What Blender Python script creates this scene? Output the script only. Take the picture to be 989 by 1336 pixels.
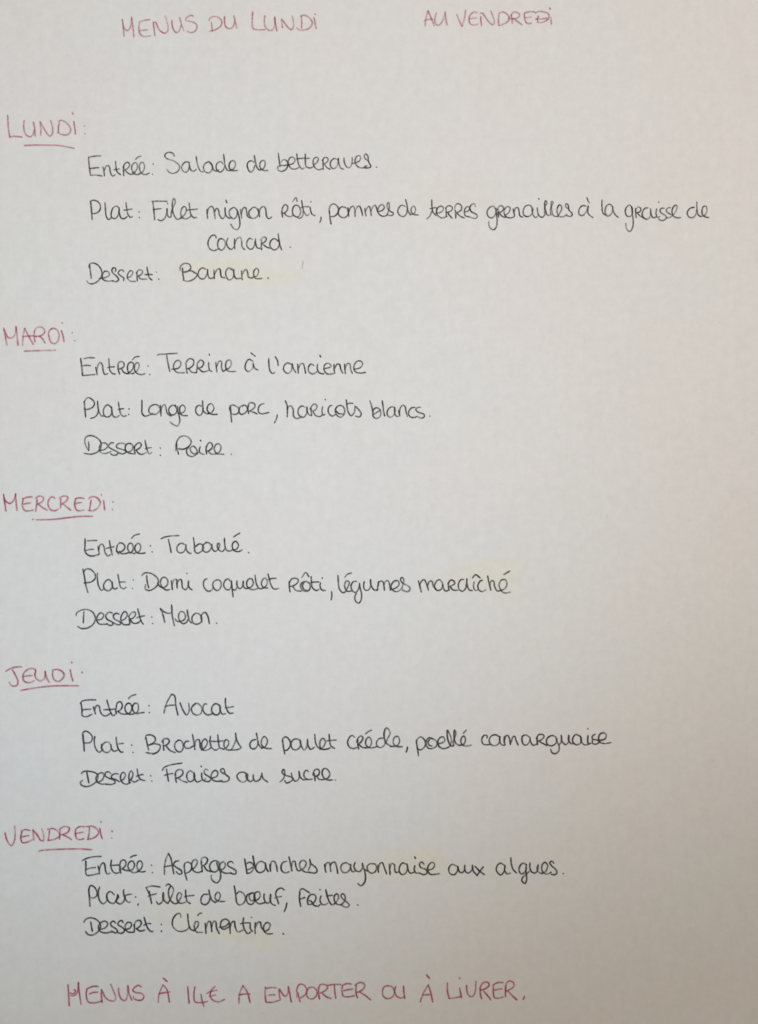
import bpy, math, random, re
from mathutils import Vector, noise as mnoise

for o in list(bpy.data.objects):
    bpy.data.objects.remove(o)
scene = bpy.context.scene

# ------------------------------------------------------------------ scale
S = 0.000205                    # metres of paper per photograph pixel
W_PX, H_PX = 989.0, 1336.0
CAM_H = 0.42                    # camera height over the sheet

# ------------------------------------------------------------------ camera
cam_data = bpy.data.cameras.new("camera")
cam = bpy.data.objects.new("camera", cam_data)
scene.collection.objects.link(cam)
cam.location = (0, 0, CAM_H)
cam.rotation_euler = (0, 0, 0)
cam_data.sensor_fit = 'VERTICAL'
cam_data.sensor_height = 24.0
cam_data.lens = 24.0 * CAM_H / (H_PX * S)
cam_data.clip_start = 0.01
cam_data.clip_end = 20.0
scene.camera = cam

# ------------------------------------------------------------------ world, lamps, exposure
world = bpy.data.worlds.new("World")
scene.world = world
world.use_nodes = True
bg = world.node_tree.nodes["Background"]
bg.inputs["Color"].default_value = (1.0, 0.893, 0.762, 1)
bg.inputs["Strength"].default_value = 0.459

def lamp(name, loc, target, cone, power, col):
    l = bpy.data.lights.new(name, 'SPOT')
    l.energy = power
    l.color = col
    l.spot_size = cone
    l.spot_blend = 1.0
    l.shadow_soft_size = 0.04
    o = bpy.data.objects.new(name, l)
    scene.collection.objects.link(o)
    o.location = loc
    d = Vector(target) - Vector(loc)
    o.rotation_euler = d.to_track_quat('-Z', 'Y').to_euler()
    return o

KEY = (10.1, 10.0, 10.15)
SIDE = (1.49, 2.36, 3.2)
def split(c):
    m = max(c)
    return m, tuple(v / m for v in c)
p, col = split(KEY)
lamp("window_light", (0.319, 0.077, 0.773), (0.016, 0.125, 0), 0.677, p, col)
p, col = split(SIDE)
lamp("cool_side_light", (-0.042, -0.306, 0.400), (-0.101, 0.031, 0), 0.811, p, col)

scene.view_settings.view_transform = 'Standard'
scene.view_settings.look = 'None'
scene.view_settings.exposure = 0.0
scene.view_settings.gamma = 1.0

# ------------------------------------------------------------------ node helpers
def new_mat(name):
    m = bpy.data.materials.new(name)
    m.use_nodes = True
    nt = m.node_tree
    for n in list(nt.nodes):
        nt.nodes.remove(n)
    out = nt.nodes.new("ShaderNodeOutputMaterial")
    return m, nt, out

def nd(nt, kind, **kw):
    n = nt.nodes.new(kind)
    for k, v in kw.items():
        if k.startswith("i_"):
            n.inputs[k[2:].replace("_", " ")].default_value = v
        else:
            setattr(n, k, v)
    return n

def mathn(nt, op, a, b=None, clamp=False):
    n = nt.nodes.new("ShaderNodeMath")
    n.operation = op
    n.use_clamp = clamp
    for i, v in enumerate((a, b)):
        if v is None:
            continue
        if isinstance(v, (int, float)):
            n.inputs[i].default_value = v
        else:
            nt.links.new(v, n.inputs[i])
    return n.outputs[0]

def mixc(nt, fac, a, b, blend='MIX'):
    n = nt.nodes.new("ShaderNodeMix")
    n.data_type = 'RGBA'
    n.blend_type = blend
    for sock, v in ((n.inputs[0], fac), (n.inputs[6], a), (n.inputs[7], b)):
        if isinstance(v, (int, float)):
            sock.default_value = v
        elif isinstance(v, tuple):
            sock.default_value = v
        else:
            nt.links.new(v, sock)
    return n.outputs[2]

def noise(nt, vec, scale, detail=2.0, rough=0.5):
    n = nd(nt, "ShaderNodeTexNoise")
    n.inputs["Scale"].default_value = scale
    n.inputs["Detail"].default_value = detail
    n.inputs["Roughness"].default_value = rough
    nt.links.new(vec, n.inputs["Vector"])
    return n

def px(x, y):
    return ((x - W_PX / 2) * S, (H_PX / 2 - y) * S)

# ------------------------------------------------------------------ paper material
def paper_material():
    m, nt, out = new_mat("paper")
    tc = nd(nt, "ShaderNodeTexCoord")
    vec = tc.outputs["Object"]
    base = (0.80, 0.785, 0.765, 1)
    # faint cool / warm / pinkish cast of cheap copy paper
    n1 = noise(nt, vec, 26, 3, 0.55).outputs["Fac"]
    n2 = noise(nt, vec, 55, 3, 0.6).outputs["Fac"]
    f1 = nd(nt, "ShaderNodeMapRange", i_From_Min=0.42, i_From_Max=0.62); nt.links.new(n1, f1.inputs[0])
    f2 = nd(nt, "ShaderNodeMapRange", i_From_Min=0.45, i_From_Max=0.65); nt.links.new(n2, f2.inputs[0])
    c = mixc(nt, f1.outputs[0], (0.798, 0.778, 0.760, 1), (0.787, 0.787, 0.770, 1))
    c = mixc(nt, mathn(nt, 'MULTIPLY', f2.outputs[0], 0.32), c, (0.80, 0.77, 0.77, 1))
    # yellowish rubbed patches around some words
    patches = [(300, 357, 100, 22, 0.68), (372, 352, 34, 18, 0.43), (622, 748, 62, 22, 0.54), (655, 765, 40, 22, 0.25),
               (545, 1128, 55, 24, 0.83), (500, 1140, 50, 22, 0.43), (235, 1195, 34, 26, 0.61), (300, 1212, 70, 30, 0.58),
               (335, 1225, 34, 20, 0.50), (590, 262, 60, 22, 0.18), (245, 1178, 60, 18, 0.29), (660, 1132, 36, 20, 0.22),
               (320, 322, 60, 20, 0.18)]
    wob = noise(nt, vec, 60, 2).outputs["Color"]
    vm = nd(nt, "ShaderNodeVectorMath", operation='MULTIPLY_ADD')
    nt.links.new(wob, vm.inputs[0])
    vm.inputs[1].default_value = (0.012, 0.012, 0)
    nt.links.new(vec, vm.inputs[2])
    for (cx, cy, rx, ry, amt) in patches:
        x, y = px(cx, cy)
        mp = nd(nt, "ShaderNodeMapping", vector_type='TEXTURE')
        mp.inputs["Location"].default_value = (x + 0.006, y + 0.006, 0)
        mp.inputs["Scale"].default_value = (rx * S, ry * S, 1)
        nt.links.new(vm.outputs[0], mp.inputs["Vector"])
        fl = nd(nt, "ShaderNodeVectorMath", operation='MULTIPLY')
        nt.links.new(mp.outputs[0], fl.inputs[0]); fl.inputs[1].default_value = (1, 1, 0)
        ln = nd(nt, "ShaderNodeVectorMath", operation='LENGTH')
        nt.links.new(fl.outputs[0], ln.inputs[0])
        r = nd(nt, "ShaderNodeMapRange", interpolation_type='SMOOTHSTEP',
               i_From_Min=1.25, i_From_Max=0.35, i_To_Min=0.0, i_To_Max=amt)
        nt.links.new(ln.outputs["Value"], r.inputs[0])
        c = mixc(nt, r.outputs[0], c, (0.80, 0.775, 0.655, 1))
    # fibres and specks
    sp = noise(nt, vec, 700, 2, 0.6).outputs["Fac"]
    sr = nd(nt, "ShaderNodeMapRange", i_From_Min=0.68, i_From_Max=0.80, i_To_Max=0.16); nt.links.new(sp, sr.inputs[0])
    c = mixc(nt, sr.outputs[0], c, (0.45, 0.43, 0.41, 1))
    g = noise(nt, vec, 420, 4, 0.65).outputs["Fac"]
    gr = nd(nt, "ShaderNodeMapRange", i_From_Min=0.3, i_From_Max=0.7, i_To_Min=0.965, i_To_Max=1.024); nt.links.new(g, gr.inputs[0])
    fib = nd(nt, "ShaderNodeMapping")                 # the sheet's grain runs down the page
    fib.inputs["Scale"].default_value = (1.0, 0.16, 1.0)
    nt.links.new(vec, fib.inputs["Vector"])
    fn = noise(nt, fib.outputs[0], 620, 3, 0.6).outputs["Fac"]
    fr = nd(nt, "ShaderNodeMapRange", i_From_Min=0.3, i_From_Max=0.7, i_To_Min=0.987, i_To_Max=1.011); nt.links.new(fn, fr.inputs[0])
    grain = mathn(nt, 'MULTIPLY', gr.outputs[0], fr.outputs[0])
    cm = nd(nt, "ShaderNodeCombineColor")
    for i in range(3):
        nt.links.new(grain, cm.inputs[i])
    c = mixc(nt, 1.0, c, cm.outputs[0], 'MULTIPLY')
    b = nd(nt, "ShaderNodeBsdfPrincipled")
    nt.links.new(c, b.inputs["Base Color"])
    b.inputs["Roughness"].default_value = 0.85
    b.inputs["Specular IOR Level"].default_value = 0.2
    h1 = noise(nt, vec, 900, 4, 0.6).outputs["Fac"]
    h2 = noise(nt, vec, 160, 3, 0.5).outputs["Fac"]
    hh = mathn(nt, 'ADD', h1, mathn(nt, 'MULTIPLY', h2, 0.7))
    bu = nd(nt, "ShaderNodeBump")
    bu.inputs["Strength"].default_value = 0.35
    bu.inputs["Distance"].default_value = 0.00022
    nt.links.new(hh, bu.inputs["Height"])
    nt.links.new(bu.outputs[0], b.inputs["Normal"])
    nt.links.new(b.outputs[0], out.inputs[0])
    return m

def ink_material(name, dark, light, lo, hi):
    """Ballpoint ink: covers the paper by the stroke's pressure, skips on the grain."""
    m, nt, out = new_mat(name)
    tc = nd(nt, "ShaderNodeTexCoord")
    vec = tc.outputs["Object"]
    at = nd(nt, "ShaderNodeAttribute", attribute_name="ink")
    grain = noise(nt, vec, 1500, 3, 0.6).outputs["Fac"]
    gr = nd(nt, "ShaderNodeMapRange", i_From_Min=0.30, i_From_Max=0.60, i_To_Min=lo, i_To_Max=hi); nt.links.new(grain, gr.inputs[0])
    fac = mathn(nt, 'MULTIPLY', at.outputs["Fac"], gr.outputs[0], True)
    v = noise(nt, vec, 260, 2).outputs["Fac"]
    vr = nd(nt, "ShaderNodeMapRange", i_From_Min=0.35, i_From_Max=0.65); nt.links.new(v, vr.inputs[0])
    c = mixc(nt, vr.outputs[0], dark, light)
    b = nd(nt, "ShaderNodeBsdfPrincipled")
    nt.links.new(c, b.inputs["Base Color"])
    b.inputs["Roughness"].default_value = 0.6
    b.inputs["Specular IOR Level"].default_value = 0.25
    tr = nd(nt, "ShaderNodeBsdfTransparent")
    mx = nd(nt, "ShaderNodeMixShader")
    nt.links.new(fac, mx.inputs[0])
    nt.links.new(tr.outputs[0], mx.inputs[1])
    nt.links.new(b.outputs[0], mx.inputs[2])
    nt.links.new(mx.outputs[0], out.inputs[0])
    return m

def wood_material():
    m, nt, out = new_mat("table_wood")
    tc = nd(nt, "ShaderNodeTexCoord")
    mp = nd(nt, "ShaderNodeMapping")
    mp.inputs["Scale"].default_value = (1.0, 9.0, 1.0)
    nt.links.new(tc.outputs["Object"], mp.inputs[0])
    n = noise(nt, mp.outputs[0], 9, 6, 0.6).outputs["Fac"]
    r = nd(nt, "ShaderNodeMapRange", i_From_Min=0.3, i_From_Max=0.7); nt.links.new(n, r.inputs[0])
    c = mixc(nt, r.outputs[0], (0.30, 0.19, 0.11, 1), (0.46, 0.32, 0.20, 1))
    b = nd(nt, "ShaderNodeBsdfPrincipled")
    nt.links.new(c, b.inputs["Base Color"])
    b.inputs["Roughness"].default_value = 0.45
    nt.links.new(b.outputs[0], out.inputs[0])
    return m

PAPER = paper_material()
INK = {
    'black': ink_material("black_ink", (0.030, 0.031, 0.036, 1), (0.085, 0.085, 0.092, 1), 0.50, 1.0),
    'red': ink_material("red_ink", (0.46, 0.040, 0.100, 1), (0.57, 0.115, 0.185, 1), 0.45, 0.92),
    'pencil': ink_material("faint_pencil", (0.16, 0.155, 0.15, 1), (0.25, 0.245, 0.24, 1), 0.2, 0.6),
}
WOOD = wood_material()

# ------------------------------------------------------------------ table top
SHEET_W, SHEET_H, SHEET_T = 0.2100, 0.2970, 0.00012

def add_mesh(name, verts, faces, mat, parent=None, smooth=True):
    me = bpy.data.meshes.new(name)
    me.from_pydata(verts, [], faces)
    me.materials.append(mat)
    if smooth:
        me.polygons.foreach_set("use_smooth", [True] * len(me.polygons))
    o = bpy.data.objects.new(name, me)
    scene.collection.objects.link(o)
    if parent:
        o.parent = parent
    return o

import bmesh
bm = bmesh.new()
bmesh.ops.create_cube(bm, size=1.0)
bmesh.ops.scale(bm, vec=(0.70, 0.80, 0.03), verts=bm.verts)
bmesh.ops.translate(bm, vec=(0, 0, -0.015), verts=bm.verts)
bmesh.ops.bevel(bm, geom=bm.edges[:], offset=0.003, segments=3, affect='EDGES')
me = bpy.data.meshes.new("table_top")
bm.to_mesh(me); bm.free()
me.materials.append(WOOD)
table = bpy.data.objects.new("table_top", me)
scene.collection.objects.link(table)
table["kind"] = "structure"

# ------------------------------------------------------------------ the sheet of paper
def surf(x, y):
    """Height of the sheet's upper face: a sheet that does not lie quite flat."""
    u, v = x / (SHEET_W / 2), y / (SHEET_H / 2)
    z = 0.0022 * max(0.0, 1 - u * u) * (0.75 + 0.25 * v)
    z += 0.0009 * max(0.0, 1 - v * v)
    z += 0.00022 * mnoise.noise(Vector((x * 22, y * 15, 3.1)))
    return z + 0.00045 + SHEET_T

NX, NY = 84, 118
verts, faces = [], []
def key(i, j, t):
    return t * (NX + 1) * (NY + 1) + j * (NX + 1) + i
for t in (0, 1):
    for j in range(NY + 1):
        for i in range(NX + 1):
            x = -SHEET_W / 2 + SHEET_W * i / NX
            y = -SHEET_H / 2 + SHEET_H * j / NY
            verts.append((x, y, surf(x, y) - t * SHEET_T))
for j in range(NY):
    for i in range(NX):
        faces.append((key(i, j, 0), key(i + 1, j, 0), key(i + 1, j + 1, 0), key(i, j + 1, 0)))
        faces.append((key(i, j, 1), key(i, j + 1, 1), key(i + 1, j + 1, 1), key(i + 1, j, 1)))
for i in range(NX):
    faces.append((key(i, 0, 1), key(i + 1, 0, 1), key(i + 1, 0, 0), key(i, 0, 0)))
    faces.append((key(i + 1, NY, 1), key(i, NY, 1), key(i, NY, 0), key(i + 1, NY, 0)))
for j in range(NY):
    faces.append((key(0, j + 1, 1), key(0, j, 1), key(0, j, 0), key(0, j + 1, 0)))
    faces.append((key(NX, j, 1), key(NX, j + 1, 1), key(NX, j + 1, 0), key(NX, j, 0)))
sheet = add_mesh("menu_sheet", verts, faces, PAPER)
sheet["label"] = "white paper sheet handwritten with a weekday menu in black and red pen"
sheet["category"] = "menu"

# ------------------------------------------------------------------ handwriting
def on_sheet(x, y):
    """Point of the sheet for a spot of the traced writing (the sheet bulges a little)."""
    X, Y = px(x, y)
    z = surf(X, Y)
    for _ in range(2):
        k = (CAM_H - z) / CAM_H
        z = surf(X * k, Y * k)
    k = (CAM_H - z) / CAM_H
    return Vector((X * k, Y * k, z))

def spline(pts, step=0.9):
    """Centripetal Catmull-Rom through the pen's points, evenly resampled."""
    if len(pts) == 2:
        dense = [pts[0].lerp(pts[1], t / 8) for t in range(9)]
    else:
        P = [pts[0] * 2 - pts[1]] + pts + [pts[-1] * 2 - pts[-2]]
        dense = []
        for i in range(1, len(P) - 2):
            p0, p1, p2, p3 = P[i - 1:i + 3]
            t0 = 0.0
            t1 = t0 + max((p1 - p0).length, 1e-4) ** 0.5
            t2 = t1 + max((p2 - p1).length, 1e-4) ** 0.5
            t3 = t2 + max((p3 - p2).length, 1e-4) ** 0.5
            n = max(4, int((p2 - p1).length / 0.5))
            for s in range(n):
                t = t1 + (t2 - t1) * s / n
                a1 = p0 * ((t1 - t) / (t1 - t0)) + p1 * ((t - t0) / (t1 - t0))
                a2 = p1 * ((t2 - t) / (t2 - t1)) + p2 * ((t - t1) / (t2 - t1))
                a3 = p2 * ((t3 - t) / (t3 - t2)) + p3 * ((t - t2) / (t3 - t2))
                b1 = a1 * ((t2 - t) / (t2 - t0)) + a2 * ((t - t0) / (t2 - t0))
                b2 = a2 * ((t3 - t) / (t3 - t1)) + a3 * ((t - t1) / (t3 - t1))
                dense.append(b1 * ((t2 - t) / (t2 - t1)) + b2 * ((t - t1) / (t2 - t1)))
        dense.append(pts[-1])
    out, acc = [dense[0]], 0.0
    for a, b in zip(dense, dense[1:]):
        acc += (b - a).length
        if acc >= step:
            out.append(b); acc = 0.0
    if (out[-1] - dense[-1]).length > 0.2:
        out.append(dense[-1])
    return out

CROSS = {'black': [(-1.0, 0.0), (-0.62, 0.62), (-0.25, 1.0), (0.25, 1.0), (0.62, 0.62), (1.0, 0.0)],
         'red': [(-1.0, 0.0), (-0.68, 0.14), (-0.44, 0.58), (-0.18, 1.0),        # felt ink bleeds a little
                 (0.18, 1.0), (0.44, 0.58), (0.68, 0.14), (1.0, 0.0)]}
CROSS['pencil'] = CROSS['black']
STYLE = {'black': (1.55, 0.98), 'red': (2.05, 0.95), 'pencil': (1.5, 0.35)}
rng = random.Random(7)

def writing(name, ink, strokes, parent):
    half, dens = STYLE[ink]
    cross = CROSS[ink]
    row = sum(p[1] for p in strokes[0]) / len(strokes[0]) / H_PX      # the pen runs fuller further down the sheet
    if ink == 'black':
        dens *= 0.84 + 0.30 * row
        half *= 0.87 + 0.13 * row
    elif ink == 'red':
        dens *= 0.66 + 0.36 * row
    verts, faces, inkv = [], [], []
    for si, st in enumerate(strokes):
        pts = [Vector(p) for p in st]
        length = sum((b - a).length for a, b in zip(pts, pts[1:]))
        dot = len(pts) == 2 and length < 3.2
        path = spline(pts)
        ph = rng.uniform(0, 50)
        lift = 0.000016 + 0.000003 * (si % 9)
        n = len(path)
        base = len(verts)
        # round ends: the ribbon runs on a little past the pen's first and last point
        tan = []
        for i in range(n):
            d = path[min(i + 1, n - 1)] - path[max(i - 1, 0)]
            tan.append(d.normalized() if d.length > 1e-6 else Vector((1, 0)))
        cap = 0.9
        path = [path[0] - tan[0] * cap] + path + [path[-1] + tan[-1] * cap]
        tan = [tan[0]] + tan + [tan[-1]]
        n += 2
        for i, (p, t) in enumerate(zip(path, tan)):
            nrm = Vector((-t.y, t.x))
            w = half * (1.0 + 0.16 * mnoise.noise(Vector((ph, i * 0.11, 0))))
            d = dens * (0.80 + 0.42 * mnoise.noise(Vector((ph + 9, i * 0.09, 4))))
            d *= 1.0 + 0.20 * t.y * (1 if t.y > 0 else 0.7)     # down strokes press harder
            e = min(i, n - 1 - i)
            if e == 0:
                w *= 0.45; d *= 0.35
            elif e == 1:
                w *= 0.85; d *= 0.85
            if dot:
                w *= 1.05
            for (c, a) in cross:
                q = p + nrm * (c * w)
                v = on_sheet(q.x, q.y)
                v.z += lift * (0.4 + 0.6 * a)
                verts.append(v[:])
                inkv.append(a * d)
        m = len(cross)
        for i in range(n - 1):
            for k in range(m - 1):
                a = base + i * m + k
                faces.append((a, a + m, a + m + 1, a + 1))
    o = add_mesh(name, verts, faces, INK[ink], parent)
    at = o.data.attributes.new("ink", 'FLOAT', 'POINT')
    at.data.foreach_set("value", inkv)
    return o

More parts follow.
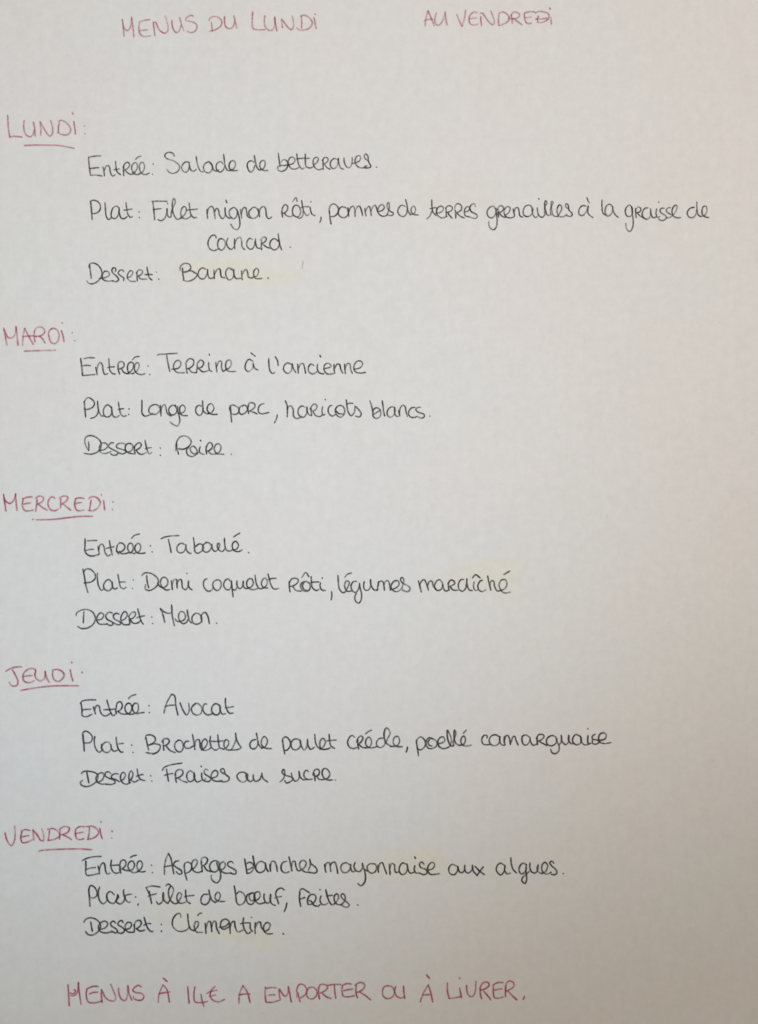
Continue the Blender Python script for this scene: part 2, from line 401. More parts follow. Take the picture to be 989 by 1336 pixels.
TRACE = r"""
>title;red;MENUS DU LUNDI
@150 8 130
72,130 82,200 90,300|82,205 100,232 122,243 145,225 160,180 165,108|165,108 178,200 188,310
350,134 300,140 255,152|246,152 238,210 246,270 275,298 310,302 355,294|248,242 290,238 322,236
378,160 388,220 396,296|382,160 405,162 420,200 450,245 490,268 520,255 528,210 515,150 500,98
565,138 568,190 585,240 612,264 640,240 655,190|642,112 660,180 684,244
780,105 765,92 735,98 705,122 702,140 730,148 780,160 810,185 812,220 790,252 750,262 715,250
@260 0 170
92,168 95,200 100,235|74,158 80,140 110,126 145,132 170,160 165,195 130,222 100,234 76,236
192,125 192,165 200,200 225,218 255,205 268,165|262,118 272,160 286,216
405,88 403,135 402,190 410,218 440,226 500,226
498,118 494,165 502,205 530,230 555,228 572,195 574,130|572,125 578,180 590,236
624,140 628,180 632,212|628,150 650,178 680,215 698,225 714,205 714,160 704,120
775,125 778,170 776,215|765,122 800,116 840,140 858,175 840,210 800,228 760,226 738,210
870,132 878,170 888,220|878,104 880,112
>title;red;AU VENDREDI
@545 0 190
50,178 55,130 70,72|70,72 90,120 112,176|42,142 72,132 104,132
128,85 118,120 120,160 138,172 165,150 188,85|186,80 190,120 200,172
265,98 282,140 302,180|302,180 318,120 326,68
408,88 385,82 360,98 348,130 358,162 380,170 410,165|352,130 375,124 398,122
428,112 430,145 434,178|424,95 438,88 455,110 480,145 510,168 520,150 510,110 496,72
552,98 548,135 550,172|548,92 580,82 610,100 622,128 600,155 552,174
@660 10 70
95,130 110,210 118,295|95,160 125,95 170,80 240,110 255,145 205,195 130,205|45,198 130,205 200,245 300,318
520,75 440,75 345,100|340,100 345,180 360,250 400,290 445,295 480,280|345,190 400,185 475,172
520,75 545,95 600,72 690,75 770,105 800,150 780,205 720,255 640,275 575,270|602,150 585,210 592,270|545,212 640,210 760,190
830,180 835,240 838,305|808,0 818,35
>day_heading;red;LUNDI:
@0 140 130
76,78 80,150 86,230 98,298|98,298 130,288 222,296
240,130 236,190 244,245 270,282 300,292 325,275 342,220|330,145 345,210 350,288
405,280 405,210 398,140|398,145 425,190 460,250 495,286 518,265 522,200 502,130
590,150 580,200 582,255|578,140 610,130 660,155 700,210 695,250 660,274 610,268 570,248
732,138 742,200 750,268|716,50 726,72
836,182 840,188|842,258 844,264
>underline;red;
@0 140 130
240,380 350,375 480,376 570,378 660,392 738,408
>course_name;black;Entrée :
@105 190 130
204,102 150,104 78,116|80,118 88,210 100,296|95,228 140,222 185,218|100,296 150,292 215,302
222,210 232,250 238,302|238,245 255,205 278,198 292,230 298,270 320,302 345,288
348,155 352,210 364,260 400,290|330,240 360,236 390,232
430,205 428,260 430,300|420,215 445,175 470,165 488,190 470,225 435,245|445,248 475,275 505,285 545,270
515,268 547,253 566,205 548,168 518,185 508,228 525,272 560,288 591,280
575,282 616,263 636,205 618,165 592,178 585,225 605,272 640,288 686,272
546,138 570,115 602,104
720,180 723,186|714,282 717,287
>dish_name;black;Salade de betteraves.
@205 190 130
172,108 160,80 125,66 88,78 76,105 100,130 160,150 210,185 224,215 205,255 160,276 120,265 98,235
318,165 285,162 255,185 243,220 255,250 285,264 312,240 322,195|318,165 322,205 338,245 360,255 390,235
388,108 395,160 412,220 435,258 462,260
545,190 520,162 480,175 460,210 470,250 505,272 540,250 550,200|520,168 545,195 560,240 590,255 612,240
655,185 635,160 600,172 585,210 598,250 630,262 660,235 672,190|660,85 668,150 680,215 700,245 735,246
720,242 759,231 778,185 765,152 735,155 715,190 720,228 745,248 800,246
@310 190 130
165,165 135,150 105,165 95,195 108,240 128,264 155,245 172,195|165,95 175,150 190,210 215,242 235,238
222,240 258,226 274,180 265,148 238,152 220,185 226,222 255,245 303,248
404,75 412,140 422,208|428,165 455,140 485,148 500,185 480,235 435,256 402,240 400,212 420,200 470,196 505,190
505,192 549,178 570,145 555,118 525,118 505,150 508,195 535,228 575,232 611,215
588,80 595,140 610,195 640,232 665,218
672,80 672,140 675,190 690,215 720,222 752,210|583,133 640,126 715,126
750,190 782,173 802,130 780,115 755,135 750,175 770,220 805,240 841,228
848,140 848,190 850,238|838,150 865,118 892,122 898,150 870,175 850,185|862,185 890,220 920,236
@390 190 130
385,140 350,128 318,155 312,195 330,225 362,222 385,185 390,130|392,125 398,180 415,222 445,234
448,122 452,170 475,212 500,220 520,195 530,150 528,115
530,178 580,164 605,145 612,110 590,98 565,120 558,165 580,205 620,222 666,214
686,150 658,130 648,102 664,82 684,104 692,160 714,208 692,221 640,220|650,205 680,200
768,212 773,216
>course_name;black;Plat :
@110 250 150
55,90 62,160 68,242|48,85 80,74 120,90 140,125 130,165 95,188 65,188
178,92 182,150 190,215 208,240 235,225
300,140 275,125 248,140 232,185 232,215 262,234 290,205 300,150|300,140 302,185 318,228 345,232 372,212
358,92 365,145 378,200 398,222 416,214|340,160 375,155 415,150
470,172 474,178|472,220 476,226
>dish_name;black;Filet mignon rôti, pommes de terres grenailles à la graisse de canard.
@110 250 150
580,84 640,82 715,84|590,86 598,160 606,245|592,155 630,150 662,146
632,240 660,250 690,232 708,190 712,145|712,145 714,190 728,220 750,218|715,100 718,106
745,214 753,162 782,90 772,58 760,80 758,140 770,200 800,238 844,226
825,225 861,202 878,150 862,128 840,145 830,190 845,225 875,235 920,212
902,98 908,150 918,200 945,225 970,222|880,160 925,155 975,150
@260 250 130
78,175 78,220 84,270|80,220 95,165 122,145 140,165 150,210 158,270|155,200 172,165 190,180 202,235 232,270 256,235 256,160
256,160 258,215 275,250 308,268|262,82 275,112
375,190 355,160 325,165 298,195 305,240 340,270 370,245 380,195|375,180 390,230 402,290 400,345 375,378 340,365 312,322
408,175 415,220 422,265|418,225 435,165 460,160 470,200 480,245 510,265
525,165 495,195 498,240 525,265 565,255 590,220 580,180 550,155 525,160
585,170 592,210 600,252|596,215 610,165 640,148 658,170 664,215 672,255 695,268 720,250
@360 250 130
66,160 60,200 66,255|62,165 90,130 116,145 112,185 80,215 55,215|82,212 105,238 150,248 172,230
215,135 185,140 165,180 170,225 205,252 235,235 245,190 230,150 212,135|212,256 240,264 265,240 270,195
165,102 198,60 212,100
255,88 265,150 280,205 310,238 335,220|245,160 290,150 330,150
340,155 345,190 360,225 390,240|346,98 350,104
448,252 446,280 434,308
530,190 535,250 548,325|528,205 535,150 565,122 600,135 622,175 605,225 570,248 540,245
690,160 655,150 625,180 622,225 650,255 690,255 718,220 712,175 690,155
715,160 718,205 724,248|720,210 745,155 770,145 782,185 786,248|786,205 805,155 830,145 848,185 862,240
@460 250 130
122,165 125,200 135,242|130,195 150,155 165,145 178,185 186,240|184,195 205,145 225,135 240,170 250,205
250,200 295,186 315,160 300,130 270,140 250,185 260,220 300,245 344,236
335,238 355,200 365,140 358,105 345,120 345,160 375,195 405,215 395,235 360,235 345,222
525,150 490,135 460,160 450,205 475,240 505,248 535,220 545,165|526,78 540,130 550,190 575,230
565,230 609,220 625,180 610,145 585,160 585,205 615,228 656,232
786,80 788,150 800,205 830,240|735,272 765,245 790,190|768,170 800,162 835,160
@550 250 130
140,215 199,201 218,165 200,145 165,155 148,200 165,240 205,262 254,245
240,160 245,205 245,248|235,165 270,140 305,155 300,185 260,205 245,208|262,210 280,240 305,265
335,185 340,230 338,268|330,185 335,140 360,118 395,140 398,175 370,200 340,210|352,212 385,245 425,262
420,205 462,193 478,165 462,148 435,165 425,200 435,240 470,250
535,150 525,122 495,130 480,165 495,200 535,220 556,245 535,266 495,258 455,244
735,175 715,145 680,155 652,195 658,240 690,262 725,240 740,185|738,165 745,230 750,290 742,350 718,378 685,365 668,330 668,295
758,175 762,215 765,255|750,180 770,148 798,142 815,165 800,195 765,210|775,215 800,245 838,258
830,235 862,212 880,165 860,148 830,165 818,205 835,245 875,262 921,250
@660 250 130
70,170 80,210 88,245|82,205 95,165 120,160 132,200 140,240 168,255
270,170 235,135 195,145 172,190 180,235 220,248 255,225 272,175|260,165 262,200 275,240 295,258 315,245
312,160 315,200 330,240 360,255 388,230|325,68 330,76
385,225 385,159 408,110 395,90 385,120 392,180 415,235 452,230
445,225 444,170 468,105 455,95 450,130 458,200 475,240 518,248
510,245 536,213 555,160 535,130 512,160 510,210 530,245 570,250 606,225
624,172 598,155 592,130 608,120 622,145 628,185 660,220 645,246 600,238
800,145 760,140 728,175 728,225 760,238 795,205 815,150|820,140 812,190 822,225 865,258|805,58 815,90 830,115
@750 250 120
292,88 292,160 300,225 325,252 345,240
405,160 375,135 340,155 325,210 335,255 365,262 400,225 408,165|408,160 415,215 440,255 470,278
620,180 590,145 555,170 542,215 560,262 595,265 620,230 622,185|610,160 618,240 628,310 620,390 590,428 558,405 548,340
655,185 655,235 660,282|650,190 685,165 710,185 700,215 660,230|672,232 700,260 745,285
790,175 755,180 725,225 735,275 775,298 808,270 818,200|815,180 818,240 840,280 880,272
@810 250 130
355,170 350,220 365,255 388,248|374,100 380,108
432,165 405,165 388,190 405,215 440,235 452,258 425,285 395,285 372,268
492,158 462,165 450,190 475,215 515,235|455,262 490,255 525,225 552,180 558,145 540,135 515,165 508,205 525,245 560,260 595,258
730,155 690,165 660,205 670,245 705,260 740,235 752,180|755,102 755,165 765,225 795,250
785,250 834,233 855,185 845,145 820,150 805,195 815,235 850,255 874,258
@260 295 140
158,112 145,85 115,88 88,125 80,165 98,210 135,226 182,208
205,115 185,120 170,160 175,200 205,222 235,195 240,150 215,118 190,120|265,110 250,150 265,195 295,215 322,190
325,115 325,160 328,210|325,165 350,115 378,105 390,135 395,190 420,218
490,125 465,112 440,145 442,190 475,214 505,190 515,140|518,115 520,160 535,200 565,205
575,130 572,170 575,220|560,130 600,100 618,115 605,145 575,160|585,165 615,190 655,205
730,140 690,115 655,145 655,190 690,220 730,195 740,145|727,68 735,130 745,180 760,220
836,192 841,198
>course_name;black;Dessert :
@105 335 130
90,75 98,140 108,215|82,110 90,75 125,62 175,85 208,135 210,190 175,240 125,268 80,262 62,240
185,215 254,204 288,180 275,150 240,145 218,180 220,220 265,242 327,238
345,150 350,120 330,108 312,130 320,160 355,190 380,225 355,248 315,238
432,150 415,130 385,140 375,165 400,190 432,215 428,240
470,205 503,192 520,150 500,138 475,160 465,205 490,240 550,245
560,155 562,200 565,240|552,160 585,130 615,140 610,170 570,195|580,200 600,220 660,222
660,100 668,150 685,210 712,232|640,178 680,175 715,178
752,150 755,154|776,220 780,226
>dish_name;black;Banane.
@225 335 180
72,80 74,120 82,165|55,100 58,70 85,48 122,55 132,80 110,105 75,112|85,110 130,100 165,118 178,130 150,162 110,176 75,168
240,90 215,80 190,100 185,135 205,158 230,155 248,120 252,90|252,90 255,130 268,155 298,150
298,95 300,130 300,158|302,125 322,92 340,88 345,115 352,145 380,152
425,95 405,80 385,100 385,140 405,166 430,155 440,110 425,85|440,90 442,130 455,155 490,155
495,100 497,135 500,165|500,130 518,95 530,92 540,120 545,145 572,155
570,150 607,135 618,100 605,84 588,95 582,125 595,155 644,155
683,150 689,156
>stray_mark;pencil;
@225 335 180
936,30 933,58 930,88
>day_heading;red;MARDI:
@0 415 110
42,112 62,210 82,322|48,130 75,195 100,230 140,230 175,195 190,100|188,98 200,200 212,322
265,325 272,210 290,118|290,118 330,200 392,312|265,218 320,212 385,210
405,150 400,210 412,285|398,165 430,115 480,105 520,135 520,175 470,210 415,215|385,210 430,215|460,210 500,245 530,295
600,130 572,160 580,240 605,290 650,298 685,255 692,185 670,140 625,120 590,135
720,145 738,205 752,278|728,52 731,60
846,168 850,174|876,262 880,268
>underline;red;
@0 415 110
285,388 400,384 520,380 655,378
>course_name;black;Entrée :
@95 450 120
118,148 170,138 235,140|85,145 95,230 105,330|100,225 150,220 195,224|105,330 170,325 242,318
245,240 255,280 262,322|258,280 270,220 295,188 318,215 325,270 345,318 378,308
388,145 392,210 400,275 435,312 460,312|372,245 410,238 450,235
488,215 488,260 505,315|480,210 510,180 545,190 550,230 515,255 485,260|525,262 555,300 605,312
590,305 635,273 655,210 630,185 600,200 588,250 605,300 656,310
640,312 694,273 715,215 695,190 670,210 662,260 690,305 735,320 778,310
640,160 670,132 718,124
808,224 812,230|826,316 830,321
>dish_name;black;Terrine à l'ancienne
@195 450 150
68,92 75,84 150,78 240,72|148,90 160,160 175,230
190,210 253,197 270,155 245,132 215,155 208,200 235,235 303,240
315,165 318,205 325,245|308,160 345,118 378,130 378,170 345,200 320,205|338,205 365,235 402,240
412,170 410,205 405,240|408,165 440,130 466,150 452,188 415,202|425,205 460,232 510,220
510,150 510,190 520,220 540,230|515,78 517,90
570,150 575,190 580,235|575,195 600,140 620,145 620,190 635,228 655,215
650,215 689,196 705,160 690,130 665,140 655,185 670,220 705,230 745,228
890,140 855,125 828,160 825,205 850,230 885,205 895,150|890,160 905,200 935,218|872,68 912,100
@340 450 150
70,115 72,170 82,225 105,246 125,235|125,100 145,135 152,178
265,170 235,155 205,175 198,215 230,245 262,225 272,170|272,160 280,200 305,240
320,165 322,205 325,245|325,205 345,165 365,160 378,195 388,246
460,178 435,165 412,190 415,230 450,250 485,230
490,165 488,205 505,240 545,250|510,88 517,105
540,205 593,194 608,180 580,158 550,175 548,220 575,250 630,248
632,165 632,205 638,245|634,205 660,165 680,170 690,210 708,245
722,165 725,205 730,248|726,205 748,160 768,165 775,210 790,245
800,210 854,198 878,165 858,138 825,145 802,190 815,230 855,243 905,236
>course_name;black;Plat :
@100 505 130
75,145 82,220 90,300|72,150 110,105 155,125 178,160 160,200 115,220 75,222
138,312 180,298 208,265 215,225|208,140 212,200 225,255 250,288 275,285
345,205 310,175 275,205 265,250 280,290 320,295 350,255 350,200|345,195 350,250 365,290 390,300 425,282
415,150 425,215 440,270 470,292 495,282|410,222 440,218 470,214
518,215 522,221|515,268 520,274
>dish_name;black;Longe de porc, haricots blancs.
@100 505 130
648,130 648,200 650,260 675,288 720,278 758,260
760,175 725,200 718,245 750,270 795,265 828,225 810,185 780,172 755,180
830,180 835,230 838,290|836,235 855,185 875,175 888,215 900,260 938,290
@200 505 130
225,190 195,180 160,205 155,245 180,275 215,270 240,225 240,190|215,178 238,230 258,290 262,345 240,386 200,372 165,345
245,262 300,250 318,215 295,178 268,195 262,240 285,278 340,285
480,190 450,182 425,205 425,255 460,282 485,260 495,205|490,135 492,200 500,240 530,265 555,264
550,265 585,247 602,205 575,165 545,180 535,225 560,262 595,272 637,270
765,195 770,260 778,348|758,230 760,195 785,178 820,190 850,215 840,260 800,272 775,265
@290 505 130
205,180 175,200 165,235 185,270 220,262 248,225 240,190 215,178 200,195
258,185 255,225 262,265|258,200 265,165 290,155 318,165 325,195 295,225 265,240|275,240 310,250 348,268
415,165 385,172 360,205 362,250 390,265 430,260 465,252
545,275 540,310 518,355
@365 505 130
55,135 72,180 76,240 74,298|76,225 92,190 115,190 134,225 138,290 165,312 205,304
250,200 220,188 190,210 182,260 205,292 240,298 268,255 272,200|268,195 272,240 290,275 318,285
310,205 312,245 318,285|300,220 325,180 350,168 370,190 355,225 325,240|330,245 360,285 400,292 430,270
425,195 420,240 430,278 452,270|450,122 455,128
520,180 495,190 480,225 490,265 520,288 555,272
605,180 575,190 552,225 560,270 600,300 635,275 645,230 625,190 595,182|555,230 580,260 615,268 640,262
660,125 668,190 680,250 710,285 740,250 748,190|665,170 695,160 728,162
745,188 785,225 808,265 792,296 750,288
@475 505 100
75,175 95,240 112,310 115,370|110,370 150,405 195,390 218,340 195,280 150,268 118,300|118,360 160,330 205,300
235,175 245,250 255,330 268,375
390,260 350,258 310,290 298,350 330,390 370,375 395,330 400,275|395,260 395,320 410,370 440,380
445,300 455,340 460,375|455,330 470,265 500,235 530,255 540,310 560,380
660,262 615,268 580,310 575,355 605,388 650,392 692,375
730,260 690,265 668,290 700,325 770,350 778,380 740,402 695,385
846,372 852,378
>course_name;black;Dessert :
@100 560 120
128,135 132,180 130,230|130,230 100,180 88,120 105,80 150,68 205,85 255,130 262,190 230,240 160,268 80,260
235,230 304,216 335,180 305,148 265,155 245,195 255,245 300,262 371,240
400,150 375,145 345,175 345,190 400,225 445,250 430,275 390,278 362,262
520,158 480,150 435,165 430,195 480,215 535,240 500,265 450,255
545,245 587,232 605,180 570,152 535,165 522,205 545,250 611,265
620,185 622,225 628,268|615,200 645,160 680,145 695,170 675,205 635,225|640,225 670,262 710,270 750,248
735,118 745,170 758,220 780,265 810,248|735,212 770,202 805,198
898,200 903,205|898,278 903,283
>dish_name;black;Poire.
@200 560 120
250,150 255,200 272,270|245,235 245,160 280,90 330,72 385,95 408,140 375,190 320,215 270,210
385,190 358,225 368,272 415,294 460,272 495,245|400,200 430,182 465,215 470,250 440,265 405,240 395,205
505,185 495,235 515,262 548,270|505,118 515,128
570,185 568,225 575,268|568,195 600,145 630,155 635,195 600,230 570,240|590,235 620,265 692,266
680,262 709,247 728,190 700,155 670,170 655,215 680,258 761,272
836,266 842,272
>day_heading;red;MERCREDI:
@0 635 160
28,60 38,130 48,198|30,85 50,120 80,135 110,110 128,60|125,55 130,120 138,194
262,82 220,85 180,98|188,98 180,150 200,192 235,195 270,188|185,142 220,135 250,130
300,100 295,150 288,198|285,95 320,75 352,90 340,120 300,142|310,142 345,170 385,192
445,95 420,82 392,110 390,155 415,190 450,192 470,180
490,95 490,140 488,175|475,95 515,75 548,85 535,115 490,145|508,138 540,165 572,190
680,95 640,90 605,98|612,98 602,140 618,188 650,195 680,185|605,140 635,130 660,128
735,105 728,150 722,195|712,98 745,80 790,95 808,130 785,175 745,195 708,190
835,110 840,150 845,190|815,62 820,68
910,120 914,126|906,180 910,186
>underline;red;
@0 635 160
262,264 270,264|290,267 370,266 450,262 530,252 640,240 750,239
>course_name;black;Entrée :
@100 690 120
112,130 170,125 218,126|92,105 90,180 90,245 130,285 180,292 245,272|92,235 140,222 185,220
230,185 235,225 245,270|238,230 250,175 275,165 295,195 305,250 335,292 365,275
352,125 365,200 385,282|318,212 360,200 402,192
435,180 430,220 430,245|435,180 465,150 505,165 520,200 490,240 440,250|430,240 455,272|460,245 480,265 540,265
530,262 592,249 610,200 590,155 565,160 548,205 570,250 626,268
615,265 672,242 690,190 665,155 640,170 625,215 650,255 690,265 740,258
588,105 620,72 678,54
790,180 797,186|810,245 816,250
>dish_name;black;Taboulé.
@200 690 140
70,92 110,75 170,65 240,62|138,95 152,150 165,220
290,145 260,132 225,155 218,195 240,220 275,215 298,180 300,145|300,145 305,190 325,220 350,228
370,80 378,140 382,205|380,205 405,225 440,210 465,180 450,145 420,140 388,165
490,125 460,150 455,190 480,215 515,205 535,165 515,130 485,125
540,140 545,185 570,208 600,185 612,145 600,130 590,160 605,195 638,208 658,185
655,85 660,150 670,190 695,205 735,193
730,195 770,184 785,150 760,115 735,130 728,165 745,200 785,210 823,192|740,75 770,55 800,38
876,216 882,222
>course_name;black;Plat :
@95 735 130
100,55 115,130 130,220 150,290|108,90 130,58 175,60 220,105 222,150 180,185 110,195
245,95 245,160 258,230 285,268 312,250
385,185 355,160 320,185 305,225 320,260 355,272 390,240 395,190|390,185 395,235 415,255 445,243
448,110 460,175 475,235 505,252 530,238|465,188 495,185 525,185
598,162 603,167|590,248 596,254
>dish_name;black;Demi coquelet rôti, légumes maraîché
@175 735 130
75,122 100,98 150,95 210,125 240,165 235,210 190,255 140,270 110,250 115,210|125,120 130,180 145,245
232,195 255,230 295,240 330,210 332,165 300,138 270,155 262,195 280,238 320,265 355,260
370,170 375,215 380,262|378,215 395,165 420,160 425,200 428,248|428,200 440,170 465,160 475,190 480,240 510,262 530,240 542,180
540,170 540,220 560,255 578,262|522,98 528,104
@255 735 130
120,155 95,160 80,195 90,245 130,278 165,262 178,240
220,165 195,170 172,205 185,250 220,270 250,240 255,195 235,165 205,165
350,180 325,155 295,170 280,215 300,255 335,262 355,225 360,175|355,175 362,230 368,280 374,335|365,258 395,265 412,240
412,172 415,225 440,252 468,228 478,175|472,180 475,225 500,250 530,246
515,245 557,232 575,190 555,152 525,160 508,205 525,245 575,262 618,250
592,115 598,170 612,220 640,252 675,248
665,245 699,226 715,180 690,145 665,165 655,205 675,240 720,245
720,105 735,160 750,215 780,255 828,248|725,160 765,150 803,150
@365 735 130
95,180 95,230 102,285|92,195 120,155 155,148 185,165 170,200 130,225 98,230|130,230 160,268 215,276
265,180 222,190 205,228 228,268 268,278 298,255 300,205 268,180|240,188 225,225 245,262 275,268
218,142 258,92 290,132
312,130 315,190 325,240 360,270 392,258|310,190 350,185 392,185
405,190 400,230 420,265 455,270|420,143 425,149
515,280 518,320 510,365
578,118 582,190 595,260 630,292 662,275
655,275 673,242 690,190 665,172 645,205 650,250 675,278 720,272|642,142 670,110 715,95
@430 735 130
270,180 240,180 215,215 220,260 255,290 285,260 300,200|295,195 305,250 318,310 312,365 290,395 262,380 250,335 268,295
345,180 338,225 350,262 380,268 405,235 408,160|405,160 412,215 440,262 475,268
485,180 480,225 475,268|480,225 500,180 525,178 538,215 545,270|540,215 555,180 580,172 595,210 605,268
600,262 654,247 690,210 680,175 645,175 615,210 615,250 650,280 690,272 723,240
718,240 735,190 735,155 715,140 705,165 725,195 780,225 800,250 780,280 745,275 720,262
@540 735 140
40,160 55,210 70,268|52,205 70,165 95,150 115,185 135,250|125,205 145,165 165,165 180,210 205,240
260,175 235,150 205,170 190,215 215,250 250,240 270,195|262,175 270,220 290,255 315,250
318,180 318,215 325,250|312,190 340,155 365,160 378,185 350,205 320,215|335,215 360,245 410,248
460,150 435,150 412,185 415,235 445,258 475,235 485,190|488,140 490,195 510,245 540,250
555,170 550,215 565,250 595,243|540,135 568,105 612,135
635,155 610,165 590,205 600,245 630,260 665,243
680,115 690,170 710,250|700,205 715,160 735,165 745,215 770,255 805,248
800,250 838,233 858,190 840,150 805,155 785,195 795,235 830,272 891,265|828,105 855,88 885,70
>course_name;black;Dessert :
@90 785 130
72,140 75,115 120,85 180,78 235,105 262,165 240,225 180,262 120,265 85,245|148,100 145,155 142,212
262,185 325,171 345,130 315,110 285,140 275,185 300,220 371,225
435,115 400,105 365,140 380,175 430,205 435,230 405,235 370,215
500,125 470,115 440,140 455,175 505,200 515,222 480,228 438,205
520,190 559,168 580,125 555,98 525,130 515,180 540,225 602,228
595,140 600,180 605,222|590,150 625,108 655,105 660,130 640,160 605,175|610,180 635,212 680,212 718,185
682,68 695,120 715,190 738,225|672,160 710,148 750,140
820,150 826,156|828,214 833,219
>dish_name;black;Melon.
@195 785 100
138,85 168,150 198,268|140,90 180,125 230,148 275,148 292,120 285,40|285,40 295,180 322,312
330,220 345,245 390,255 440,240 465,200 450,145 410,125 380,160 378,210 400,262 440,285 480,262 498,225
487,105 498,180 520,250 545,275
655,170 610,148 560,180 548,225 570,280 620,290 665,262 678,215 660,175
678,265 665,190 690,150 720,138 750,180 775,288
862,275 868,280
>day_heading;red;JEUDI:
@0 855 120
62,172 120,140 180,125 235,124|130,150 165,210 192,275 185,320 145,332 110,312 100,285
385,155 350,140 300,152 260,185 246,230 258,275 300,295 345,285 372,270|250,230 300,220 350,218
372,155 385,165 375,210 395,255 435,275 475,250 488,200 485,168|485,172 500,240 530,290
570,165 565,215 580,265|562,160 620,152 675,180 690,215 665,260 625,282 590,268
755,150 765,210 785,280|770,72 774,82
882,175 885,192
>underline;red;
@0 855 120
222,378 330,358 460,340 610,328 848,328
>course_name;black;Entrée :
@100 900 120
38,150 55,125 110,110 210,108|48,145 58,220 60,275 100,290 168,262|65,215 110,210 155,208
180,180 192,225 205,262|195,225 205,185 228,165 245,185 255,235 285,275 320,280 358,255
325,110 345,180 365,240 390,278 415,265|290,215 350,212 430,205
430,170 420,215 428,258|425,180 440,140 470,128 492,165 480,205 440,235 420,235|445,225 460,245 500,262 545,260
530,262 574,247 595,190 575,148 545,148 520,190 530,235 565,262 611,260
595,262 645,248 665,205 655,150 625,145 600,185 610,230 640,255 680,250 728,243
555,98 590,65 640,50
776,168 781,174|780,242 785,248
>dish_name;black;Avocat
@205 900 110
80,275 110,160 170,50|170,50 205,70 220,190 245,298|92,195 150,182 205,180
268,150 305,240 345,295 375,250 372,155
460,160 420,185 402,225 420,275 470,297 515,275 525,220 500,175 455,158 415,195
585,170 560,165 538,200 545,255 590,295 648,282
735,185 690,162 650,190 640,245 665,285 705,295 735,265 745,195|735,180 740,240 765,285 805,278
802,98 802,160 815,225 850,275 895,272|800,210 850,205 898,195
>course_name;black;Plat :
@100 945 100
82,130 92,240 98,350|85,240 80,170 85,105 120,88 180,125 205,170 185,225 145,242 95,235
235,155 228,220 245,310 290,360 330,335
440,260 400,228 350,245 325,290 345,345 395,365 440,330 445,265|325,255 318,300 335,340|440,260 450,310 480,348 525,335
510,165 520,260 545,330 580,362 602,355|520,255 560,250 605,246
708,265 714,272|725,362 733,366
>dish_name;black;Brochettes de poulet créole, poellé camarguaise
@180 945 140
75,120 85,180 100,240|68,140 75,105 120,98 155,120 160,150 130,180 95,195|110,185 165,180 205,195 195,240 150,270 75,260
232,150 235,195 238,242|220,165 240,135 275,135 290,155 265,190 238,198|255,195 295,240 345,262
375,145 345,170 340,215 365,250 395,252 415,225 415,180 395,150 368,145
470,155 440,160 425,190 440,218 475,220 510,198
502,92 515,160 525,235|522,200 535,150 560,140 572,170 575,215 592,238
585,238 624,206 640,165 620,135 595,155 588,200 605,238 645,235 673,215
668,108 665,160 680,215 715,238 748,222
735,95 742,160 755,215 795,230|655,155 720,158 785,152
790,230 823,206 838,165 815,140 795,165 795,205 820,235 870,236
860,238 885,190 905,130 900,80|900,80 905,130 930,185 950,215 920,232 870,238
@320 945 130
105,150 70,160 48,190 50,225 75,245 105,235 125,200 130,165|110,85 120,140 132,200 165,238
160,240 200,218 220,160 190,120 165,150 160,195 185,230 220,240 264,242
370,150 378,220 392,295|368,175 375,140 400,125 430,145 450,190 435,235 405,260 385,255
540,155 500,145 465,165 455,210 475,248 515,250 548,215 552,165
545,155 552,205 585,255 610,225 618,148|618,148 625,215 650,248 690,225
690,98 695,165 715,220 750,248
740,250 777,222 795,170 775,140 750,155 740,200 755,245 800,248 846,235
832,98 838,165 850,215 890,240|810,165 860,160 905,155
@445 945 120
150,140 115,120 85,150 70,195 90,245 130,262 172,248
178,160 180,215 190,268|165,195 185,145 215,125 235,145 215,190 185,215|190,215 225,245 270,255
260,255 309,241 328,180 300,138 270,165 265,215 295,248 340,252 398,235|262,105 290,80 330,62
455,150 415,152 382,190 388,235 425,250 465,225 478,175
480,205 496,163 528,90 490,38 465,80 465,145 485,200 545,240
530,240 604,228 630,180 610,130 575,140 560,190 580,230 620,242 661,240
715,240 712,265 700,300
@535 945 130
62,155 72,230 85,315|60,185 75,145 105,125 140,150 155,195 135,235 100,255 80,245
225,140 185,135 160,165 158,205 185,238 225,238 262,215 265,175 240,150 210,140|195,150 178,180 190,208 220,215
270,195 325,181 345,160 330,125 295,135 275,175 285,215 320,240 365,235 406,210
400,210 410,150 385,80 370,55 368,90 375,150 395,200 420,218 440,205
430,212 430,170 455,90 442,55 436,90 440,150 455,190 493,212
480,212 534,196 550,155 535,115 510,140 505,180 525,208 560,215 610,206|528,90 560,55
@620 945 100
150,180 155,150 125,140 92,170 85,215 105,255 150,265 195,258
310,160 265,135 210,150 182,195 190,245 235,275 285,265 312,230 320,160|320,155 315,200 330,250 365,272 390,265
375,160 375,220 385,270|378,210 395,150 420,145 440,180 455,262|455,250 470,210 488,160 510,155 525,200 555,268
700,165 655,138 610,155 605,215 630,265 670,262 700,220 710,165|705,170 715,225 745,268 795,258
800,165 798,215 805,262|785,185 820,135 870,132 890,155 860,195 805,222|825,222 870,245 928,275
@700 945 110
225,145 180,132 130,160 115,205 140,245 190,250 230,215 240,160|225,150 240,200 265,260 262,310 220,345 180,330 165,285
262,245 285,215 295,170 290,130|290,130 300,200 340,238 375,210 382,130|378,125 375,185 410,228 440,220
510,140 460,120 425,165 430,215 470,240 510,225 528,175 510,135|520,150 525,200 560,240 605,240
605,130 600,180 610,230 640,220|600,48 606,55
690,115 655,140 655,170 710,185 735,205 705,232 660,225 655,185
730,190 800,173 820,130 790,100 745,115 728,160 740,205 790,225 876,215
>course_name;black;Dessert :
@100 990 120
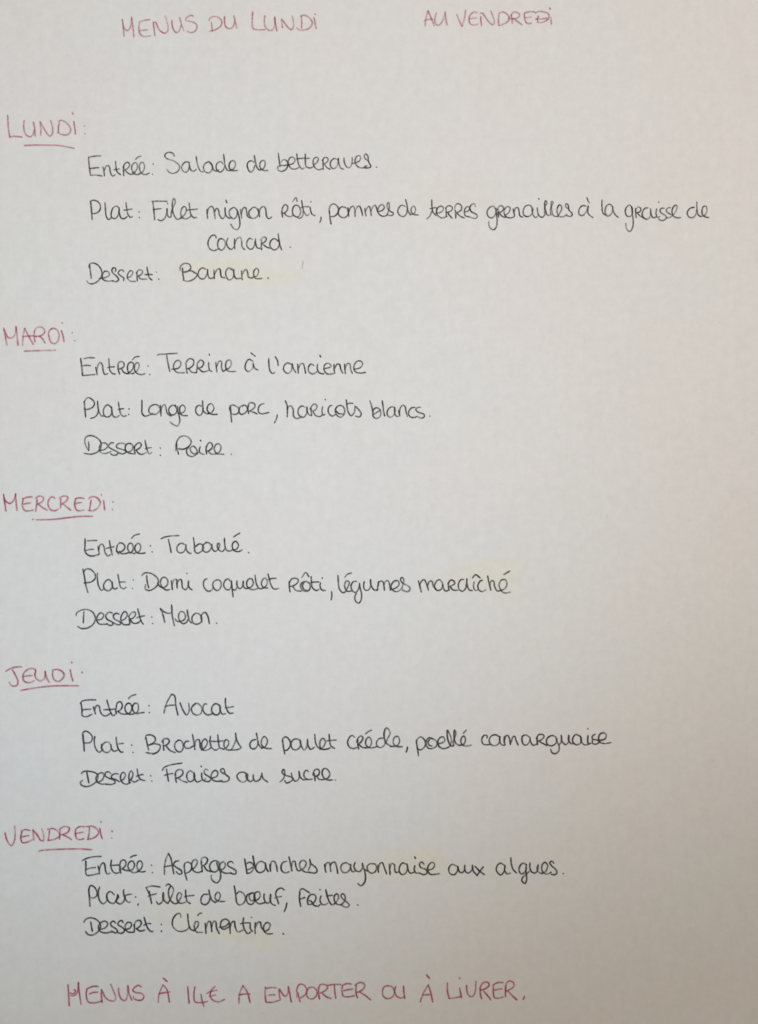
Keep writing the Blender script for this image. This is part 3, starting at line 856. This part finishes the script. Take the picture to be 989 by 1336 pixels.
50,160 75,138 140,135 215,160 230,200 200,255 140,292 90,298 45,275 42,250 65,232|108,140 120,200 132,260
215,255 275,228 295,175 275,150 240,160 210,200 220,245 260,270 321,272
370,160 340,140 310,150 310,185 350,210 400,230 415,255 380,275 310,272
450,165 410,160 375,185 375,205 420,225 465,248
475,235 505,218 525,165 500,145 475,175 475,225 505,265 540,272 584,250
565,165 562,215 568,262|558,210 565,160 585,130 605,155 600,195 570,235|585,225 620,250 665,228
650,108 660,165 685,220 735,235|640,190 680,175 720,168
795,180 800,186|805,236 811,241
>dish_name;black;Fraises au sucre.
@205 990 120
55,128 75,95 150,65 270,46|100,110 112,180 122,245|75,180 120,165 170,158
200,165 198,210 208,255|190,180 205,135 240,115 275,130 275,165 235,200 205,210|225,205 265,235 325,255
390,150 355,130 325,155 320,205 345,245 385,235 405,190 400,150|398,150 400,205 430,250 475,233
480,150 480,195 495,235 525,212|472,75 478,88
548,125 525,110 505,135 515,165 555,190 578,215 555,245 505,238
580,210 636,192 655,155 630,125 600,140 580,185 595,225 640,242 701,236
728,165 700,150 680,125 705,105 725,125 730,160 775,205 765,235 715,248 668,238
@305 990 140
130,145 95,125 55,128 30,155 45,195 85,215 120,195 130,145|112,145 120,180 150,210 185,192
180,145 182,185 200,208 240,190 255,150|258,130 270,180 315,215
425,215 460,180 470,130 460,95 445,120 460,145 520,165 548,185 520,212 485,222 468,200
530,130 542,178 572,208 600,180 604,120|600,115 612,165 645,195 675,188
690,120 670,105 650,125 650,165 680,190 725,188
740,130 745,160 750,205|730,155 740,110 770,95 790,115 780,150 750,165|765,165 790,190 835,192
820,190 869,176 885,135 855,92 825,95 815,140 835,180 870,195 910,195
935,192 940,198
>day_heading;red;VENDREDI:
@0 1065 160
40,130 45,155 62,205 92,238 115,200 122,140 118,75
245,115 205,108 170,118|178,120 168,170 180,212 215,210 262,190|170,168 205,160 235,155
272,195 270,155 265,105|265,110 300,150 330,195 350,195 352,150 335,98
400,115 395,160 388,195|382,105 430,100 475,130 480,160 440,185 385,196
485,110 482,150 480,185|478,105 520,82 560,95 545,130 490,150|505,150 540,165 578,188
685,85 640,85 612,105 608,145 622,182 650,188 680,180|610,140 645,132 672,128
722,90 718,140 708,188|695,85 740,80 785,105 795,135 765,170 705,188
805,95 812,140 825,183|812,42 818,50
903,115 906,128|900,172 903,178
>underline;red;
@0 1065 160
312,282 320,278 430,268 560,264 660,264 740,270
>course_name;black;Entrée :
@100 1110 120
58,108 100,85 180,65 265,60|98,108 100,170 98,230 110,262 160,262 235,245|105,200 150,185 205,180
232,160 242,210 248,250|245,205 265,145 290,130 305,160 310,210 330,250 362,238
375,98 368,160 385,215 420,242 460,233|360,160 410,155 455,152
470,165 465,205 478,242|460,175 475,115 505,98 530,120 525,160 490,195 470,200|490,195 525,210 570,215
560,215 602,199 622,150 600,110 565,125 552,170 575,215 615,235 671,220
655,218 689,198 708,145 685,108 660,120 648,160 665,210 700,228 741,220
575,75 600,58 645,48
803,152 808,160|812,232 818,238
>dish_name;black;Asperges blanches mayonnaise aux algues.
@205 1105 120
80,300 80,220 95,130 122,68|122,68 150,130 165,210 180,290|72,215 120,205 165,200
235,150 200,155 178,190 215,225 260,255 265,285 235,292 205,265
290,195 300,280 322,360|290,215 300,175 335,165 370,190 368,235 345,268 315,280
365,250 410,214 432,160 415,135 385,150 370,200 390,255 430,275 485,262
478,160 480,215 488,268|472,180 480,125 510,110 542,130 530,175 490,205|505,205 535,250 585,266
665,165 630,148 590,160 565,205 580,255 620,270 650,250 665,200 665,165|640,165 655,220 680,270 680,340 645,385 605,370 580,330 585,300
665,250 715,233 735,190 715,160 685,175 672,215 690,260 735,282 801,280
820,175 795,155 760,175 765,205 810,230 850,260 840,292 815,290 785,280
@310 1105 120
75,125 88,200 102,288|105,285 140,275 170,235 165,185 130,165 95,180|105,245 135,235 165,215
165,95 178,170 195,240 218,268
295,175 255,155 215,175 195,220 210,265 250,275 290,250 305,190|298,170 305,220 332,268
348,185 350,225 355,265|352,220 365,160 395,155 415,195 428,265
530,155 490,165 468,205 475,255 510,278 558,266
552,105 568,180 585,260|580,215 590,160 615,155 628,210 650,255 685,250
680,250 718,223 738,170 710,145 680,155 665,195 685,240 730,270 781,272
760,250 780,200 778,130|775,135 790,180 835,215 855,250 845,275 810,280 765,270
@415 1105 120
70,185 75,230 85,275|78,215 90,175 120,170 130,210 138,265|130,205 150,170 180,165 200,215 212,288
340,190 300,170 260,185 245,225 265,270 305,275 340,245 352,190|352,185 350,225 370,265 405,260
400,165 385,210 410,255 445,265 475,230 478,175|475,175 495,240 510,310 500,380 460,418 425,390|505,240 530,262
600,185 565,180 530,205 535,250 570,282 610,270 630,225 615,185 590,180
645,195 645,235 650,275|648,235 665,180 690,170 715,230 738,290
765,180 770,240 775,298|770,235 790,180 820,190 825,240 835,275 865,268
@495 1105 150
235,150 200,138 172,175 175,220 200,238 230,220 245,165|238,145 245,190 265,225 300,218
305,160 300,200 320,225 350,222|303,85 312,100
385,150 365,130 345,145 355,175 400,195 410,225 380,238 345,225
420,200 459,186 475,150 455,132 425,155 415,200 440,235 520,230
665,165 625,150 598,180 605,225 640,240 670,210 675,165|672,165 690,215 715,220 738,190
735,155 735,200 760,225 795,200 800,155|800,160 810,210 835,240
820,165 860,205 905,240|895,170 860,215 838,250
@640 1105 110
160,215 115,190 75,225 72,285 120,328 160,285 172,220|170,215 165,270 195,315 240,305
238,125 245,200 265,265 305,305
425,210 380,190 345,225 335,280 360,315 400,300 425,240|420,205 415,290 425,370 405,428 370,400 372,365 410,330 455,285
465,185 460,240 485,295 525,305 555,265 560,205|560,215 545,250 565,295 605,315
600,315 648,284 670,220 640,180 610,205 600,260 625,305 665,318 717,295
745,195 720,165 695,185 715,220 765,265 778,305 755,326 712,322
850,308 856,316
>course_name;black;Plat :
@105 1150 100
105,95 115,200 122,322|112,190 110,100 130,55 175,70 215,140 205,190 165,215 130,205
248,68 230,140 245,240 290,288 335,255 345,200
440,175 385,130 345,160 340,210 370,265 420,285 460,250 478,170|480,170 490,200 460,250 475,275 515,290 560,255 580,200
560,105 555,130 575,220 620,270 645,262|565,190 610,170 660,165
710,198 716,204|748,288 738,310
>dish_name;black;Filet de boeuf, frites.
@180 1150 120
85,65 150,50 240,60|88,70 110,110 130,150|122,105 135,180 148,240|108,160 150,145 200,132
198,215 220,245 255,225 275,180 272,118|272,120 270,180 290,215 325,236
320,240 352,183 382,90 360,50 335,80 330,150 355,210 400,240 440,225
298,48 325,28 350,42
420,235 450,197 468,140 445,120 422,150 425,205 455,235 516,222
512,88 515,150 530,215 565,240|500,165 550,155 605,150
755,140 710,140 680,180 685,235 725,250 765,215 775,160|762,88 775,150 800,205 835,228
825,228 867,203 885,140 860,115 835,140 832,185 860,210 936,215
@295 1150 90
115,60 132,150 150,300|150,300 180,335 240,320 278,250 250,175 190,145 150,180
370,170 310,190 290,240 310,310 360,330 400,300 420,230|330,210 350,170 400,170 410,230 390,275 350,270 330,215
400,275 461,255 488,200 470,150 430,155 400,200 415,270 470,320 554,305
545,175 545,250 580,310 620,300 640,240 635,180|640,185 630,260 660,325 710,345
838,125 790,95 735,120 710,180 735,260 755,325|695,240 740,225 795,215
872,305 860,370 832,435
@375 1150 100
160,140 155,220 172,325|158,170 165,110 195,95 245,120 290,150|165,230 200,215 230,208
285,180 260,230 265,300|262,230 290,180 330,165 365,190 360,245 320,290 275,300|280,245 310,260 340,305 390,320 425,298
435,185 420,240 440,290 490,300 520,280|415,100 425,112
495,105 515,190 545,270 575,300 615,290|500,190 540,182 585,180
600,290 637,259 660,195 640,160 610,180 605,240 635,290 702,303
690,305 740,250 745,200 720,160 690,175 705,215 770,270 800,305 780,330 740,330 700,305
906,300 912,308
>course_name;black;Dessert :
@100 1185 120
75,155 100,118 160,103 230,135 258,190 225,255 170,288 120,280 95,250|152,145 160,200 170,250
235,230 304,213 335,165 310,140 265,150 235,200 250,245 300,265 376,255
420,160 395,138 365,160 375,190 420,220 440,250 415,265 372,242
500,160 490,132 455,145 445,175 490,205 515,235 490,268 435,260
515,232 573,212 590,165 555,150 525,180 525,225 555,255 613,258
620,170 622,215 620,260|612,190 640,140 680,130 695,160 675,200 640,220|645,220 680,245 738,233
725,95 740,150 765,215 800,250 825,248|720,185 760,165 800,165
910,170 914,178|910,240 914,250
>dish_name;black;Clémentine.
@215 1185 160
130,75 122,42 95,48 65,90 65,145 110,185 170,178 205,148
185,45 190,110 205,165 238,182
232,182 265,150 270,112 250,108 238,145 255,190 305,195|265,60 280,42 300,40
325,120 330,160 332,205|330,165 350,110 365,105 375,150 380,190|378,150 395,105 410,108 418,160 440,205
435,155 493,143 518,108 495,88 460,100 450,150 475,170 519,150
520,115 525,160 528,205|525,160 540,115 560,105 568,150 590,190 632,175
635,75 632,130 645,175 670,205 695,190|610,125 650,118 690,118
690,120 690,165 710,188|697,70 702,76
730,115 728,160 730,205|730,160 750,115 770,112 778,150 805,188
800,190 836,171 850,130 825,115 800,140 800,180 825,205 872,205
953,202 959,210
>price_note;red;MENUS À 14€ A EMPORTER OU À LIVRER.
@80 1270 120
72,118 78,220 85,350|132,178 152,180 148,205 115,220 92,205|90,235 130,240 170,210 185,100|183,95 195,210 212,335
400,140 340,140 278,165|275,165 268,230 290,305 350,318 430,300|300,222 345,205 395,202
430,170 432,240 438,315|430,175 445,200 480,265 530,295 575,292 585,255 555,175 530,115
615,155 620,220 650,280 690,290 710,240 718,130|715,130 730,220 760,290
862,150 835,128 795,145 768,180 800,205 860,215 888,245 870,282 820,288 778,265 775,245
@195 1270 140
80,270 90,190 125,105|125,105 160,150 185,268|85,188 135,178 188,170|125,42 165,75
352,120 358,190 366,278
418,122 410,200 420,260 470,270 540,258|475,190 485,250 502,305
605,120 570,155 560,210 590,250 640,262 695,238|525,185 570,165 625,155|555,215 585,205 612,198
825,275 830,190 862,112|862,112 900,170 930,275|822,200 875,190 928,190
@335 1270 155
165,120 120,118 78,125|72,110 70,170 76,240|95,182 130,178 155,180|76,240 130,240 185,225
185,128 188,170 195,222|190,130 210,165 235,190 255,175 265,110|262,108 275,170 288,240
345,160 350,200 362,238|335,200 335,130 355,92 390,95 415,130 405,175 362,205
470,115 435,120 415,165 430,205 465,212 500,180 500,145 475,115
515,120 515,165 522,215|510,130 530,95 565,92 590,110 575,140 525,165|545,165 580,195 620,210
590,100 640,92 700,92|645,95 650,150 658,210
790,90 750,85 710,100|712,100 710,150 722,190 760,195 815,185|720,145 760,135 800,130
830,100 825,150 838,205|818,100 850,78 885,80 900,105 875,140 830,160|855,155 905,185 950,222
@490 1265 100
165,210 115,220 90,280 105,350 155,375 215,355 245,295 215,225 155,205
260,215 248,290 275,345 330,368 370,350|360,210 365,290 378,375
575,420 610,320 680,195|680,195 710,290 738,420|605,325 665,325 725,320|655,65 700,118
@570 1265 130
105,130 105,210 122,288|122,288 180,280 240,268
225,180 235,230 245,280|223,78 230,95
295,155 300,220 325,265 355,265 380,220 388,115
430,185 432,240 445,292|425,190 455,135 500,125 520,150 490,185 435,205|460,210 500,255 538,302
660,130 610,128 560,150|560,150 560,220 570,275 610,285 660,270|570,205 610,195 650,190
685,150 680,210 682,272|685,140 720,112 760,130 765,165 720,200 685,215|705,215 750,260 795,302
870,265 862,285 855,298
"""

parts, cur, off = [], None, None
for line in TRACE.strip().splitlines():
    line = line.strip()
    if not line:
        continue
    if line[0] == '>':
        nm, ink, text = line[1:].split(';')
        cur = (nm, ink, text, [])
        parts.append(cur)
    elif line[0] == '@':
        x0, y0, w = map(float, line[1:].split())
        off = (x0, y0, w / 989.0)
    else:
        for st in line.split('|'):
            cur[3].append([(off[0] + float(a) * off[2], off[1] + float(b) * off[2])
                           for a, b in (p.split(',') for p in st.split())])

last = {}
for nm, ink, text, strokes in parts:
    parent = sheet
    if nm == 'underline':
        parent = last['day_heading']
    elif nm == 'dish_name':
        parent = last['course_name']
    o = writing(nm, ink, strokes, parent)
    last[nm] = o
    if text:
        o["label"] = "%s pen handwriting reading %s" % (ink, text)
